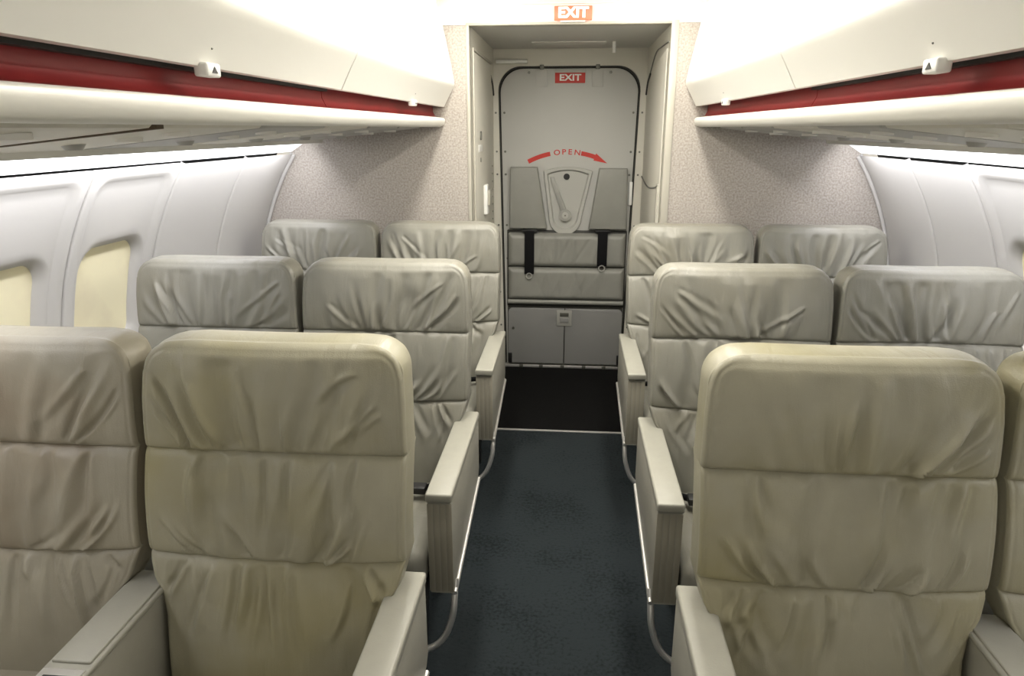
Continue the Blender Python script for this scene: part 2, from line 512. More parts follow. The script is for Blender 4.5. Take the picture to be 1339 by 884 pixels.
S(box('trim_4', (OL - 0.004, YB - 0.005, OT - 0.004), (OR + 0.022, YB + 0.05, OT + 0.010), M['jamb'], bev=0.003, origin=(XC, YB, OT)))
S(box('trim_5', (-0.42, YB - 0.012, 2.036), (0.38, YB - 0.002, 2.046), M['ceil'], bev=0.003, origin=(XC, YB, 2.03)))

# lit EXIT sign over the opening
sg = empty('exit_sign', (-0.009, YB - 0.02, 1.967))
tag(sg, 'glowing salmon red EXIT sign over the doorway opening', 'sign')
box('housing', (-0.092, YB - 0.022, 1.968), (0.075, YB - 0.002, 2.026), M['signlit'], sg, 0.003)
text_mesh('lettering', 'EXIT', 0.058, (-0.009, YB - 0.0235, 1.997), M['signtext'], sg, bold=0.0022, sx=1.12)
box('lens_clip', (-0.065, YB - 0.016, 1.9615), (0.045, YB - 0.004, 1.968), M['white'], sg, 0.001)

# ------------------------------------------------ vestibule
VL, VR = -0.475, 0.428
wl = S(box('wall_vestibule_left', (VL - 0.03, YB + 0.036, 0), (VL, 4.56, 1.985), M['vest'], bev=0, origin=(VL, 3.9, 0)))
wr = S(box('wall_vestibule_right', (VR, YB + 0.036, 0), (VR + 0.03, 4.56, 1.985), M['vest'], bev=0, origin=(VR, 3.9, 0)))
vc = S(box('ceiling_vestibule', (VL, YB + 0.036, 1.956), (VR, 4.56, 1.985), M['vest2'], bev=0, origin=(XC, 3.9, 1.956)))
box('access_panel', (-0.23, 4.03, 1.950), (0.17, 4.32, 1.957), M['vest2'], vc, 0.003)
hk = tube('ceiling_peg', [(0.213, 4.06, 1.958), (0.213, 4.06, 1.90)], 0.010, M['white'], n=10, origin=(0.213, 4.06, 1.90))
tag(hk, 'small white peg hanging from the vestibule ceiling', 'peg')

# left vestibule wall: a lavatory style door with its hardware
d2 = S(empty('door_2', (VL, 3.82, 0)))
prism('leaf', [(3.47, 0.03), (4.20, 0.03), (4.20, 1.855), (3.47, 1.855)], 0, VL + 0.001, VL + 0.008, M['vest'], d2, 0.003)
box('edge_trim', (VL + 0.002, 3.455, 0.03), (VL + 0.011, 3.468, 1.862), M['jamb'], d2, 0.002)
box('edge_trim', (VL + 0.002, 3.455, 1.857), (VL + 0.011, 4.21, 1.870), M['jamb'], d2, 0.002)
box('notice', (VL + 0.008, 3.60, 1.395), (VL + 0.0105, 3.75, 1.43), M['white'], d2, 0.0008)
tube('lock', [(VL + 0.007, 3.68, 1.475), (VL + 0.014, 3.68, 1.475)], 0.022, M['screw'], d2, n=16)
tube('lock', [(VL + 0.007, 3.68, 1.355), (VL + 0.011, 3.68, 1.355)], 0.012, M['screw'], d2, n=16)
box('door_pull', (VL + 0.006, 3.79, 1.06), (VL + 0.028, 3.87, 1.22), M['white'], d2, 0.008, 3)
box('latch_knob', (VL + 0.026, 3.81, 1.11), (VL + 0.040, 3.84, 1.19), M['jamb'], d2, 0.004)
for k in range(22):
    z = 0.35 + k * 0.045
    tube('rivet', [(VL, 4.285, z), (VL + 0.003, 4.285, z)], 0.005, M['screw'], wl, n=6)
# right vestibule wall
d3 = S(empty('door_3', (VR, 3.82, 0)))
prism('leaf', [(3.47, 0.03), (4.24, 0.03), (4.24, 1.64), (4.18, 1.76), (4.05, 1.82), (3.47, 1.86)], 0, VR - 0.001, VR - 0.007, M['vest'], d3, 0.003)
box('edge_trim', (VR - 0.012, 3.50, 0.03), (VR - 0.002, 3.54, 1.25), M['jamb'], d3, 0.002)
tube('cable', smooth_path([(VR - 0.008, 4.33, 1.235), (VR - 0.012, 3.95, 1.205), (VR - 0.012, 3.62, 1.225), (VR - 0.010, 3.50, 1.245)], 5), 0.004, M['screw'], d3, n=6)
tube('top_joint', smooth_path([(VR - 0.004, 4.20, 1.80), (VR - 0.004, 3.95, 1.885), (VR - 0.004, 3.70, 1.89), (VR - 0.004, 3.45, 1.885)], 5), 0.003, M['screw'], d3, n=6)
for s, x in ((1, VL + 0.002), (-1, VR - 0.002)):   # rounded foot of the rubber seal on both side walls
    par = wl if s > 0 else wr
    tube('seal', smooth_path([(x, 4.36, 1.70), (x, 4.30, 1.76), (x, 4.18, 1.80)], 5), 0.007, M['rubber'], par, n=6)

# ------------------------------------------------ rear door
DC = -0.026
def door_outline(g, n=10, z0=0.012, zt=1.853, r=0.135):
    """tapered door outline grown by g, counter-clockwise from the lower left"""
    hb, ht = 0.376 + g, 0.414 + g
    zt = zt + g; z0 = z0 - g
    def hw(z): return hb + (ht - hb) * (z - z0) / (zt - z0)
    pts = [(DC - hb, z0), (DC + hb, z0)]
    for k in range(n + 1):
        a = math.pi / 2 * k / n
        z = zt - r + r * math.sin(a)
        pts.append((DC + hw(zt - r) - r + r * math.cos(a) + (hw(z) - hw(zt - r)) * 0.0, z))
    for k in range(n + 1):
        a = math.pi / 2 * k / n
        pts.append((DC - hw(zt - r) + r - r * math.sin(a), zt - r + r * math.cos(a)))
    return pts
# surround wall with the door-shaped hole
hole = door_outline(0.008)
def outer_for(p):
    x, z = p
    return (min(max(VL, DC + (x - DC) * 1.6), VR) if z > 0.1 else (VL if x < DC else VR), z)
N = len(hole)
bm = bmesh.new()
inner = [bm.verts.new((x, YD, z)) for x, z in hole]
innb = [bm.verts.new((x, YD + 0.05, z)) for x, z in hole]
outer = []
for i, (x, z) in enumerate(hole):
    if i < 2: q = (VL if i == 0 else VR, -0.001)
    elif i <= 2 + 10:
        k = i - 2
        q = (VR, z + (1.956 - z) * (k / 5)) if k <= 5 else (VR - (VR - x) * (k - 5) / 5, 1.956)
    else:
        k = i - 13
        q = (x + (VL - x) * (k / 5), 1.956) if k <= 5 else (VL, 1.956 - (1.956 - z) * (k - 5) / 5)
    outer.append(bm.verts.new((q[0], YD, q[1])))
for i in range(N):
    j = (i + 1) % N
    bm.faces.new([inner[i], inner[j], outer[j], outer[i]])
    bm.faces.new([inner[i], innb[i], innb[j], inner[j]])
wd = S(BM('wall_door_surround', bm, M['vest'], origin=(DC, YD, 0), smooth=False))
S(box('wall_door_back', (VL, 4.50, -0.02), (VR, 4.53, 1.97), M['dark'], bev=0, origin=(DC, 4.5, 0)))

dr = S(empty('door_1', (DC, YD, 0)))
prism('slab', door_outline(-0.006), 1, YD - 0.004, YD + 0.03, M['door'], dr, 0.003)
loop = door_outline(0.002)[1:] + [door_outline(0.002)[0]]
tube('seal', [(x, YD + 0.004, z) for x, z in loop], 0.0058, M['rubber'], dr, n=6)
box('sill', (DC - 0.385, YD - 0.03, 0.0), (DC + 0.385, YD + 0.01, 0.018), M['chrome'], dr, 0.003)
for x in (-0.30, -0.17, -0.03, 0.11, 0.24):
    box('sill_clip', (x - 0.012, YD - 0.035, 0.0), (x + 0.012, YD - 0.028, 0.020), M['screw'], dr, 0.001)
for z in (1.60, 1.375, 1.24, 0.93, 0.72, 0.5, 0.28):
    t = (z - 0.0) / 1.853
    hw = 0.376 + 0.038 * t
    for s in (-1, 1):
        tube('screw', [(DC + s * (hw - 0.026), YD - 0.004, z), (DC + s * (hw - 0.026), YD - 0.008, z)], 0.007, M['screw'], dr, n=8)
        tube('screw', [(DC + s * (hw + 0.026), YD + 0.001, z), (DC + s * (hw + 0.026), YD - 0.004, z)], 0.006, M['screw'], wd, n=8)
for x in (-0.187, 0.140):   # hinge covers at the head of the door
    box('hinge_cover', (x - 0.033, YD - 0.0075, 1.745), (x + 0.033, YD - 0.003, 1.84), M['door'], dr, 0.002)
    box('hinge_knuckle', (x - 0.012, YD - 0.010, 1.842), (x + 0.012, YD - 0.002, 1.868), M['screw'], dr, 0.002)
for x in (-0.262, 0.216):
    tube('screw', [(x, YD - 0.004, 1.825), (x, YD - 0.009, 1.825)], 0.008, M['screw'], dr, n=8)
bar = tube('grab_bar', [(-0.455, YD - 0.03, 1.885), (-0.27, YD - 0.03, 1.885)], 0.011, M['white'], n=10, origin=(-0.36, YD - 0.03, 1.885))
tag(bar, 'short white bar at the upper left of the rear door', 'bar')
box('side_latch', (0.352, YD - 0.02, 1.06), (0.372, YD - 0.003, 1.20), M['white'], dr, 0.004)

# EXIT placard on the door
pl = box('exit_placard', (-0.109, YD - 0.0085, 1.766), (0.068, YD - 0.004, 1.823), M['signred'], dr, 0.001)
text_mesh('lettering', 'EXIT', 0.050, (-0.02, YD - 0.0095, 1.795), M['white'], pl, bold=0.0014, sx=1.25)
box('placard_frame', (-0.112, YD - 0.007, 1.823), (0.071, YD - 0.004, 1.843), M['doorplate'], dr, 0.001)
# curved OPEN arrow
def arc_strip(name, a0, a1, r0, r1, cx, cz, head=False):
    n = 10
    a = [a0 + (a1 - a0) * k / n for k in range(n + 1)]
    out = [(cx + r1 * math.sin(t), cz + r1 * math.cos(t)) for t in a] 
    inn = [(cx + r0 * math.sin(t), cz + r0 * math.cos(t)) for t in a]
    if head:
        rm = (r0 + r1) / 2; hw = 0.022
        t = a1
        tip = t + 0.165
        out += [(cx + (rm + hw) * math.sin(t), cz + (rm + hw) * math.cos(t)), (cx + (rm - 0.004) * math.sin(tip), cz + (rm - 0.004) * math.cos(tip)), (cx + (rm - hw) * math.sin(t), cz + (rm - hw) * math.cos(t))]
    prism(name, out + inn[::-1], 1, YD - 0.006, YD - 0.003, M['signred'], dr, smooth=False)
AC, RZ, RR = -0.028, 0.858, 0.515
arc_strip('arrow_tail', -0.475, -0.20, RR - 0.013, RR + 0.013, AC, RZ)
arc_strip('arrow_head', 0.165, 0.33, RR - 0.013, RR + 0.013, AC, RZ, True)
for ch, a in zip('OPEN', (-0.120, -0.038, 0.034, 0.120)):
    text_mesh('letter', ch, 0.044, (AC + RR * math.sin(a), YD - 0.0055, RZ + RR * math.cos(a)), M['signred'], dr, rot=(math.pi / 2, a, 0), bold=0.0006, sx=1.15)

# door handle in its V shaped well
hx, pz = -0.032, 0.996
def well(wt, zt, wb, zb, n=12, arch=0.025):
    p = []
    for k in range(n + 1):
        t = -1 + 2 * k / n
        p.append((-0.02 + wt * t, zt + arch * (1 - t * t)))
    for k in range(n + 1):
        a = math.pi * k / n
        p.append((hx + wb * math.cos(a), zb - wb * math.sin(a)))
    return p
loops = [(well(0.150, 1.262, 0.100, 0.975), -0.004), (well(0.146, 1.260, 0.097, 0.975), -0.012), (well(0.128, 1.246, 0.080, 0.985), -0.012), (well(0.120, 1.238, 0.072, 0.988), 0.006)]
V, Fc = [], []
nn = len(loops[0][0])
for lp, off in loops: V += [(x, YD + off, z) for x, z in lp]
for i in range(3):
    for k in range(nn): Fc.append((i * nn + k, (i + 1) * nn + k, (i + 1) * nn + (k + 1) % nn, i * nn + (k + 1) % nn))
# the slab is solid, so the well is a raised rim around a plate
V = [(x, y - 0.012, z) for x, y, z in V]
hp = O('handle_well', V, Fc, M['doorplate'], dr, smooth=True, sharp=35)
lp = loops[3][0]
O('well_floor', [(x, YD - 0.006, z) for x, z in lp], [tuple(range(nn))[::-1]], M['doorplate'], hp)
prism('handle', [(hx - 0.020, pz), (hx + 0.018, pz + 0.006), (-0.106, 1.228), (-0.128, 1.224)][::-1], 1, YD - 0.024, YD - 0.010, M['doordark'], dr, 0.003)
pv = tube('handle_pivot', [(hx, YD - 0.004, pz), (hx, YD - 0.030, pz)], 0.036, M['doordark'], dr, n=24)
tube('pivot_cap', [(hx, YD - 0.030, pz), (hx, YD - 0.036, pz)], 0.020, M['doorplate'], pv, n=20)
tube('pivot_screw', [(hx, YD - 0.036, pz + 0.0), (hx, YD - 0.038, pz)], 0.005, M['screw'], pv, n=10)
tube('peep_hole', [(-0.028, YD - 0.005, 1.228), (-0.028, YD - 0.010, 1.228)], 0.019, M['black'], dr, n=20)

# ------------------------------------------------ folded attendant seat on the door
js = empty('jump_seat', (DC, YD - 0.03, 0.0))
tag(js, 'folded grey attendant seat with two trapezoid head pads on the rear door', 'jump seat')
YJ = YD - 0.004
prism('head_pad', [(-0.378, 0.914), (-0.142, 0.914), (-0.205, 1.286), (-0.370, 1.286)], 1, YJ - 0.055, YJ, M['leather_jump'], js, 0.012, 3)
prism('head_pad', [(0.112, 0.914), (0.347, 0.914), (0.336, 1.281), (0.168, 1.281)], 1, YJ - 0.055, YJ, M['leather_jump'], js, 0.012, 3)
box('mounting_board', (-0.392, YJ - 0.018, 0.414), (0.352, YJ, 0.902), M['rubber'], js, 0.004)
rngj = np.random.default_rng(5)
def jump_cushion(name, z0, z1, seed):
    r = np.random.default_rng(seed)
    nu, nv = 90, 26
    x0, x1 = -0.385, 0.345
    u = np.linspace(x0, x1, nu); v = np.linspace(z0, z1, nv)
    X, Z = np.meshgrid(u, v)
    e = np.minimum(np.minimum(X - x0, x1 - X), np.minimum(Z - z0, z1 - Z))
    d = 0.045 * np.sqrt(np.clip(1 - np.clip(1 - e / 0.035, 0, 1) ** 2, 0, 1))
    for _ in range(16):
        a, b = r.uniform(x0 + .15, x1 - .1), r.uniform(-0.5, 0.7)
        dd = (X - a - b * (Z - z0))
        d += r.uniform(-0.006, 0.006) * np.exp(-(dd / 0.009) ** 2) * np.clip(e / 0.05, 0, 1)
    Yc = YJ - 0.015 - d
    V = np.stack([X, Yc, Z], -1).reshape(-1, 3)
    Fc = [(i * nu + k, i * nu + k + 1, (i + 1) * nu + k + 1, (i + 1) * nu + k) for i in range(nv - 1) for k in range(nu - 1)]
    return O(name, V, Fc, M['leather_jump'], js, smooth=True)
jump_cushion('back_cushion', 0.675, 0.888, 1)
jump_cushion('back_cushion', 0.462, 0.673, 2)
tube('foot_roll', [(-0.385, YJ - 0.03, 0.447), (0.345, YJ - 0.03, 0.447)], 0.016, M['leather_jump'], js, n=10)
for x, zb in ((-0.249, 0.635), (0.201, 0.69)):
    b = box('shoulder_belt', (x - 0.030, YJ - 0.075, zb), (x + 0.030, YJ - 0.071, 0.905), M['belt'], js, 0.001)
    tube('belt_ring', [(x + 0.018 * math.cos(t), YJ - 0.073, zb - 0.012 + 0.018 * math.sin(t)) for t in np.linspace(0, 2 * math.pi, 13)], 0.004, M['chrome'], b, n=6)
    box('belt_slot', (x - 0.045, YJ - 0.06, 0.897), (x + 0.045, YJ - 0.01, 0.911), M['frame'], js, 0.002)
# stowage box under it
sb = empty('stowage_box', (DC, YD - 0.03, 0.02))
tag(sb, 'low grey two door stowage box below the folded attendant seat', 'box')
def rpoly(x0, x1, z0, z1, rl, rr_):
    p = [(x0, z0), (x1, z0)]
    for cx, r, s in ((x1, rr_, 1), (x0, rl, -1)):
        rng_ = range(7) if s > 0 else range(6, -1, -1)
        for k in rng_:
            a = math.pi / 2 * k / 6
            p.append((cx - s * r + s * r * math.cos(a), z1 - r + r * math.sin(a)))
    return p
box('body', (-0.388, YJ - 0.02, 0.03), (0.348, YJ, 0.408), M['rubber'], sb, 0.003)
prism('box_door', rpoly(-0.384, -0.024, 0.034, 0.404, 0.03, 0.002), 1, YJ - 0.034, YJ - 0.018, M['box'], sb, 0.003)
prism('box_door', rpoly(-0.018, 0.344, 0.034, 0.404, 0.002, 0.03), 1, YJ - 0.034, YJ - 0.018, M['box'], sb, 0.003)
lt = box('latch', (-0.072, YJ - 0.040, 0.29), (0.024, YJ - 0.032, 0.395), M['doordark'], sb, 0.003)
box('latch_paddle', (-0.052, YJ - 0.045, 0.315), (0.004, YJ - 0.038, 0.345), M['box'], lt, 0.002)
box('latch_window', (-0.052, YJ - 0.0435, 0.355), (0.004, YJ - 0.039, 0.380), M['screw'], lt, 0.001)
for x in (-0.372, 0.332):
    box('bumper', (x - 0.012, YJ - 0.042, 0.034), (x + 0.012, YJ - 0.030, 0.10), M['black'], sb, 0.003)
tube('screw', [(-0.352, YJ - 0.032, 0.27), (-0.352, YJ - 0.038, 0.27)], 0.009, M['screw'], sb, n=10)

# ================================================================== OVERHEAD BINS
def strip_prism(name, prof, s, y0, y1, m, parent, closed=True, smooth=True, sharp=50):
    """profile of (half width, z) run along y"""
    pts = [(XC + s * h, z) for h, z in prof]
    bm = bmesh.new()
    a = [bm.verts.new((x, y0, z)) for x, z in pts]
    b = [bm.verts.new((x, y1, z)) for x, z in pts]
    n = len(pts)
    for i in range(n if closed else n - 1):
        j = (i + 1) % n
        bm.faces.new([a[i], b[i], b[j], a[j]])
    if closed:
        bm.faces.new(a); bm.faces.new(b[::-1])
    return BM(name, bm, m, parent, smooth=smooth, sharp=sharp)

def arcpts(c, r, a0, a1, n=6):
    return [(c[0] + r * math.cos(math.radians(a0 + (a1 - a0) * k / n)), c[1] + r * math.sin(math.radians(a0 + (a1 - a0) * k / n))) for k in range(n + 1)]

# outer skin of a bin door, bottom edge -> ceiling
skin = [(0.575, 1.606), (0.560, 1.634), (0.545, 1.662), (0.533, 1.682), (0.527, 1.694), (0.524, 1.706), (0.5245, 1.720), (0.528, 1.74), (0.536, 1.785), (0.545, 1.83), (0.556, 1.885), (0.566, 1.93), (0.577, 1.98), (0.589, 2.03), (0.602, 2.085)]
door_prof = skin + [(h + 0.022, z + (0.004 if i else 0.0)) for i, (h, z) in enumerate(skin)][::-1]
for s, side in ((-1, 'left'), (1, 'right')):
    seam = 1.868 if s < 0 else 1.90
    for y0, y1, where in ((seam + 0.004, YB - 0.004, 'far'), (0.34, seam - 0.004, 'near')):
        yc = (y0 + y1) / 2 + (0.07 if where == 'far' else 0.065)
        b = empty('overhead_bin', (XC + s * 0.8, (y0 + y1) / 2, 1.56))
        tag(b, ('white overhead bin touching the speckled bulkhead, %s of the aisle' if where == 'far' else 'white overhead bin nearest the camera, %s of the aisle') % side, 'overhead bin', 'overhead bins along the aisle')
        strip_prism('red_liner', [(0.600, 1.560), (0.618, 1.565), (0.628, 1.585), (0.630, 1.625), (0.628, 1.66), (0.66, 1.66), (0.66, 1.560)], s, y0 - 0.004, y1, M['red'], b)
        if where == 'near':   # black strip painting the door's shadow in the gap over the liner
            strip_prism('gap_shadow', [(0.612, 1.6015), (0.612, 1.66), (0.64, 1.66), (0.64, 1.6015)], s, y0, y1, M['rubber'], b)
        dd = strip_prism('door', door_prof, s, y0, y1, M['bin'], b)
        lo = XC + s * 0.572
        # latch with its dark triangular arrow
        l = BM('latch', bm_box((lo - 0.012, yc - 0.023, 1.590), (lo + 0.012, yc + 0.023, 1.612), 0.004, 3), M['white'], dd)
        prism('latch_arrow', [(yc - 0.009, 1.596), (yc + 0.009, 1.596), (yc, 1.606)], 0, lo - s * 0.0118, lo - s * 0.0134, M['black'], l, smooth=False)
        tube('screw', [(lo - s * 0.010, yc, 1.634), (lo - s * 0.012, yc, 1.635)], 0.003, M['screw'], dd, n=6)
        # the body behind
        strip_prism('body', [(0.662, 1.560), (0.662, 1.662), (0.60, 1.70), (0.60, 1.86), (0.63, 2.085), (1.20, 2.085), (1.20, 1.56)], s, y0, y1, M['bin'], b, smooth=False)
    # long rounded ledge that carries the bins
    ld = empty('bin_ledge', (XC + s * 0.8, 1.7, 1.5))
    tag(ld, 'long rounded cream ledge under the %s overhead bins with service panels' % side, 'ledge')
    nose = [(0.66, 1.557), (0.60, 1.559)] + arcpts((0.586, 1.5445), 0.0145, 80, 170, 6) + [(0.573, 1.538), (0.577, 1.528), (0.586, 1.520), (0.600, 1.516), (0.64, 1.516), (0.66, 1.53)]
    nose = [(2 * 0.0 + h, z) for h, z in nose]
    strip_prism('rail', nose, s, 0.05, YB - 0.006, M['rail'], ld, sharp=60)
    strip_prism('underside', [(0.63, 1.526), (0.64, 1.535), (1.212, 1.478), (1.210, 1.4665)], s, 0.05, YB - 0.006, M['psu'], ld, smooth=False)
    # passenger service panels hung under the ledge
    def under(h): return 1.5255 - (h - 0.64) * 0.1045
    y = YB - 0.10
    k = 0
    while y > 0.2:
        y1, y0 = y, y - 0.402
        cream = k >= 4 or k == 2
        h0, h1 = 0.665, 1.13
        d = 0.012
        P = []
        bm = bmesh.new()
        pr = [(h0, under(h0)), (h0 + 0.01, under(h0) - d), (h1 - 0.01, under(h1) - d), (h1, under(h1))]
        a = [bm.verts.new((XC + s * h, y0 + (0.006 if i in (1, 2) else 0), z)) for i, (h, z) in enumerate(pr)]
        c = [bm.verts.new((XC + s * h, y1 - (0.006 if i in (1, 2) else 0), z)) for i, (h, z) in enumerate(pr)]
        for i in range(4): bm.faces.new([a[i], c[i], c[(i + 1) % 4], a[(i + 1) % 4]])
        bm.faces.new(a); bm.faces.new(c[::-1])
        sp = BM('service_panel', bm, M['psu2'] if cream else M['psu'], ld, smooth=False)
        for hh in (0.76, 0.86):
            z = under(hh) - d
            tube('reading_light', [(XC + s * hh, (y0 + y1) / 2, z + 0.003), (XC + s * hh, (y0 + y1) / 2, z - 0.006)], 0.026, M['rail'], sp, n=14)
        z = under(0.98) - d
        tube('air_nozzle', [(XC + s * 0.98, (y0 + y1) / 2, z + 0.002), (XC + s * 0.98, (y0 + y1) / 2, z - 0.010)], [0.024, 0.017], M['psu'], sp, n=14)
        if k == 4 and s < 0:   # open brown joint between two panels
            strip_prism('joint', [(0.665, under(0.665) - 0.001), (1.16, under(1.16) - 0.001), (1.16, under(1.16) - 0.0135), (0.665, under(0.665) - 0.0135)], s, y0 - 0.022, y0 - 0.002, M['brown'], ld, smooth=False)
        y -= 0.425
        k += 1
    # tube housing that shields the wall-wash light
    strip_prism('lamp_housing', [(1.135, under(1.135)), (1.140, 1.446), (1.146, 1.446), (1.16, 1.462), (1.2, 1.466)], s, 0.1, YB - 0.08, M['rail'], ld, smooth=False)
    # ceiling diffuser under the strip lamp
    cl = box('ceiling_light', (XC + s * 0.29, 1.28, 2.088), (XC + s * 0.43, 3.32, 2.10), M['diffuser'], None, 0.002, origin=(XC + s * 0.36, 2.15, 2.088))
    tag(cl, 'white fluorescent ceiling light strip by the %s overhead bins' % side, 'light', 'ceiling light strips')

# ================================================================== SEATS
def smoothstep(a, b, x):
    t = np.clip((x - a) / (b - a), 0, 1)
    return t * t * (3 - 2 * t)

ZSEAM1, ZSEAM2, ZBOT, ZTOP = 0.895, 0.680, 0.380, 1.104
CY = np.array([(0.38, -0.128), (0.55, -0.098), (0.68, -0.070), (0.80, -0.048), (0.895, -0.028), (1.0, -0.010), (1.14, 0.016)])

def back_arrays(seed, kind):
    r = np.random.default_rng(seed)
    nu = 125
    # rows: dense enough for the folds; an exact row on both seams and at every groove shoulder
    def rows(a, b, n): return list(np.linspace(a, b, n, endpoint=False))
    zs = rows(ZBOT, ZSEAM2, 60) + rows(ZSEAM2, ZSEAM1, 50)
    zs += rows(ZSEAM1, ZTOP - 0.03, 44) + list(ZTOP - 0.03 + 0.03 * np.sin(np.linspace(0, math.pi / 2, 12)))
    zs = np.array(zs); nv = len(zs)
    i1, i2 = 60, 110
    W = 0.262
    w_ = np.interp(zs, [0.38, 0.56, 0.60, 0.635, 0.68, 0.90, 1.0, 1.104], [0.223, 0.224, 0.232, 0.253, 0.266, 0.268, 0.266, 0.259])
    rc = 0.052
    t = np.clip((zs - (ZTOP - rc)) / rc, 0, 1)
    w_ = w_ - rc * (1 - np.sqrt(np.clip(1 - t * t, 0, 1)))
    u = np.sin(np.linspace(-1, 1, nu) * math.pi / 2 * 0.86) / math.sin(math.pi / 2 * 0.86)
    U, Z = np.meshgrid(u, zs)
    Wv = w_[:, None] * np.ones((1, nu))
    X = U * Wv
    # distance to outline
    dside = (1 - np.abs(U)) * Wv
    dtop = ZTOP - Z
    ax = np.abs(X); cx = 0.260 - rc; cz = ZTOP - rc
    dcor = rc - np.hypot(np.maximum(ax - cx, 0), np.maximum(Z - cz, 0))
    d = np.where((ax > cx) & (Z > cz), dcor, np.minimum(dside, dtop))
    d = np.clip(d, 0, None)
    R = 0.011 + 0.013 * smoothstep(-0.03, 0.05, dside - dtop)
    roll = np.where(d < R, R * (1 - np.sqrt(np.clip(1 - (1 - d / R) ** 2, 0, 1))), 0.0)
    # h: height of the cushion towards the sitter
    h = np.zeros_like(X) - roll
    # gentle crown
    h += 0.010 * (1 - (X / 0.26) ** 2)
    # pillow bulge in each panel and the sharp stitched groove between
    for a, b, amp in ((ZBOT, ZSEAM2, 0.014), (ZSEAM2, ZSEAM1, 0.012), (ZSEAM1, ZTOP, 0.010)):
        q = np.clip((Z - a) / (b - a), 0, 1)
        inside = (Z >= a) & (Z <= b)
        h += np.where(inside, amp * (np.clip(np.sin(q * math.pi), 0, 1) ** 0.5), 0)
    for zsn, sag in ((ZSEAM1, 1), (ZSEAM2, -1)):
        h -= 0.0055 * np.exp(-(np.abs(Z - zsn) / 0.0055))
    # gusset stitch line
    h -= 0.0022 * np.exp(-((d - 0.010) / 0.003) ** 2) * (Z > 0.62)
    # folds
    fade_edge = smoothstep(0.014, 0.04, d)
    def fold(x0, z0, dx, dz, curve, A, sg, two=True):
        L = math.hypot(dx, dz)
        tx, tz = dx / L, dz / L
        px, pz = X - x0, Z - z0
        tt = (px * tx + pz * tz) / L
        dd = -px * tz + pz * tx + curve * (tt * (1 - tt)) * 4
        env = smoothstep(-0.02, 0.10, tt) * (1 - smoothstep(0.55, 1.05, tt))
        s_ = sg * (0.75 + 0.7 * np.clip(tt, 0, 1))
        p = np.exp(-(dd / s_) ** 2)
        if two: p = p - 0.75 * np.exp(-((dd - 1.7 * s_) / (1.1 * s_)) ** 2)
        return A * p * env
    acc = np.zeros_like(X)
    H1 = ZTOP - ZSEAM1
    top = np.zeros_like(X); mid = np.zeros_like(X); low = np.zeros_like(X)
    lean = r.uniform(-0.12, 0.22) * r.choice((-1, 1))
    for k in range(13):
        x0 = r.uniform(-0.17, 0.17)
        top += fold(x0, ZSEAM1 + 0.003, x0 * 0.7 * H1 / 0.2 + (lean + r.normal(0, 0.13)) * H1, H1 * r.uniform(0.5, 0.98), r.normal(0, 0.009), r.uniform(0.0012, 0.0030) * r.choice((1, 1, -1)), r.uniform(0.005, 0.011))
    for k in range(3):
        sd = r.choice((-1, 1))
        top += 0.55 * fold(sd * r.uniform(0.17, 0.235), ZTOP - r.uniform(0.035, 0.13), -sd * r.uniform(0.05, 0.16), -r.uniform(0.06, 0.14), r.normal(0, 0.006), r.uniform(0.0018, 0.0036), r.uniform(0.006, 0.009))
    H2 = ZSEAM1 - ZSEAM2
    for k in range(9):
        x0 = r.uniform(-0.21, 0.21)
        mid += fold(x0, ZSEAM1 - 0.003, -x0 * 0.15 + r.normal(0, 0.02), -H2 * r.uniform(0.5, 1.0), r.normal(0, 0.007), r.uniform(0.0012, 0.0034) * r.choice((1, -1)), r.uniform(0.006, 0.012))
    for sd in (-1, 1):
        for k in range(5):
            x0 = sd * r.uniform(0.02, 0.18)
            mid += fold(x0, ZSEAM2 + 0.003, sd * r.uniform(0.03, 0.10), r.uniform(0.04, 0.12), sd * r.normal(0.004, 0.004), r.uniform(0.0018, 0.0040), r.uniform(0.0045, 0.008))
    for k in range(12):
        x0 = r.uniform(-0.20, 0.20)
        low += fold(x0, ZSEAM2 - 0.003, x0 * 0.35 + r.normal(0, 0.012), -r.uniform(0.05, 0.20), np.sign(x0) * r.normal(0.004, 0.004), r.uniform(0.0014, 0.0034) * r.choice((1, 1, -1)), r.uniform(0.0045, 0.009))
    for sd in (-1, 1):
        for k in range(4):
            low += fold(sd * r.uniform(0.15, 0.24), ZSEAM2 - r.uniform(0.003, 0.05), -sd * r.uniform(0.02, 0.07), -r.uniform(0.08, 0.15), -sd * 0.012, r.uniform(0.0008, 0.0016), r.uniform(0.006, 0.009))
    # continuous drape: ripples that hang from the seams and fan out
    def drape(zs0, H, sign, fan, amp, decay, cells, cx):
        zz = np.clip((Z - zs0) * sign / H, 0, 1)
        q = (X - cx) / (1 + fan * zz) + lean * 0.25 * zz * H + 0.006 * np.sin(zz * 5 + X * 20)
        n_ = cells
        ctl = r.normal(0, 1, n_ + 8)
        pos = (q + 0.30) / 0.60 * n_ + 2
        ip = np.clip(np.floor(pos).astype(int), 1, n_ + 5); fr = np.clip(pos - ip, 0, 1)
        p0, p1, p2, p3 = ctl[ip - 1], ctl[ip], ctl[ip + 1], ctl[ip + 2]
        v = 0.5 * (2 * p1 + (p2 - p0) * fr + (2 * p0 - 5 * p1 + 4 * p2 - p3) * fr ** 2 + (3 * p1 - p0 - 3 * p2 + p3) * fr ** 3)
        v = np.sign(v) * np.abs(v) ** 0.85
        side = 1 - smoothstep(0.13, 0.235, np.abs(X))
        return amp * v * (decay + (1 - decay) * (1 - zz) ** 1.3) * side
    top += drape(ZSEAM1, H1, 1, 0.45, 0.0024, 0.5, 29, r.normal(0, 0.03))
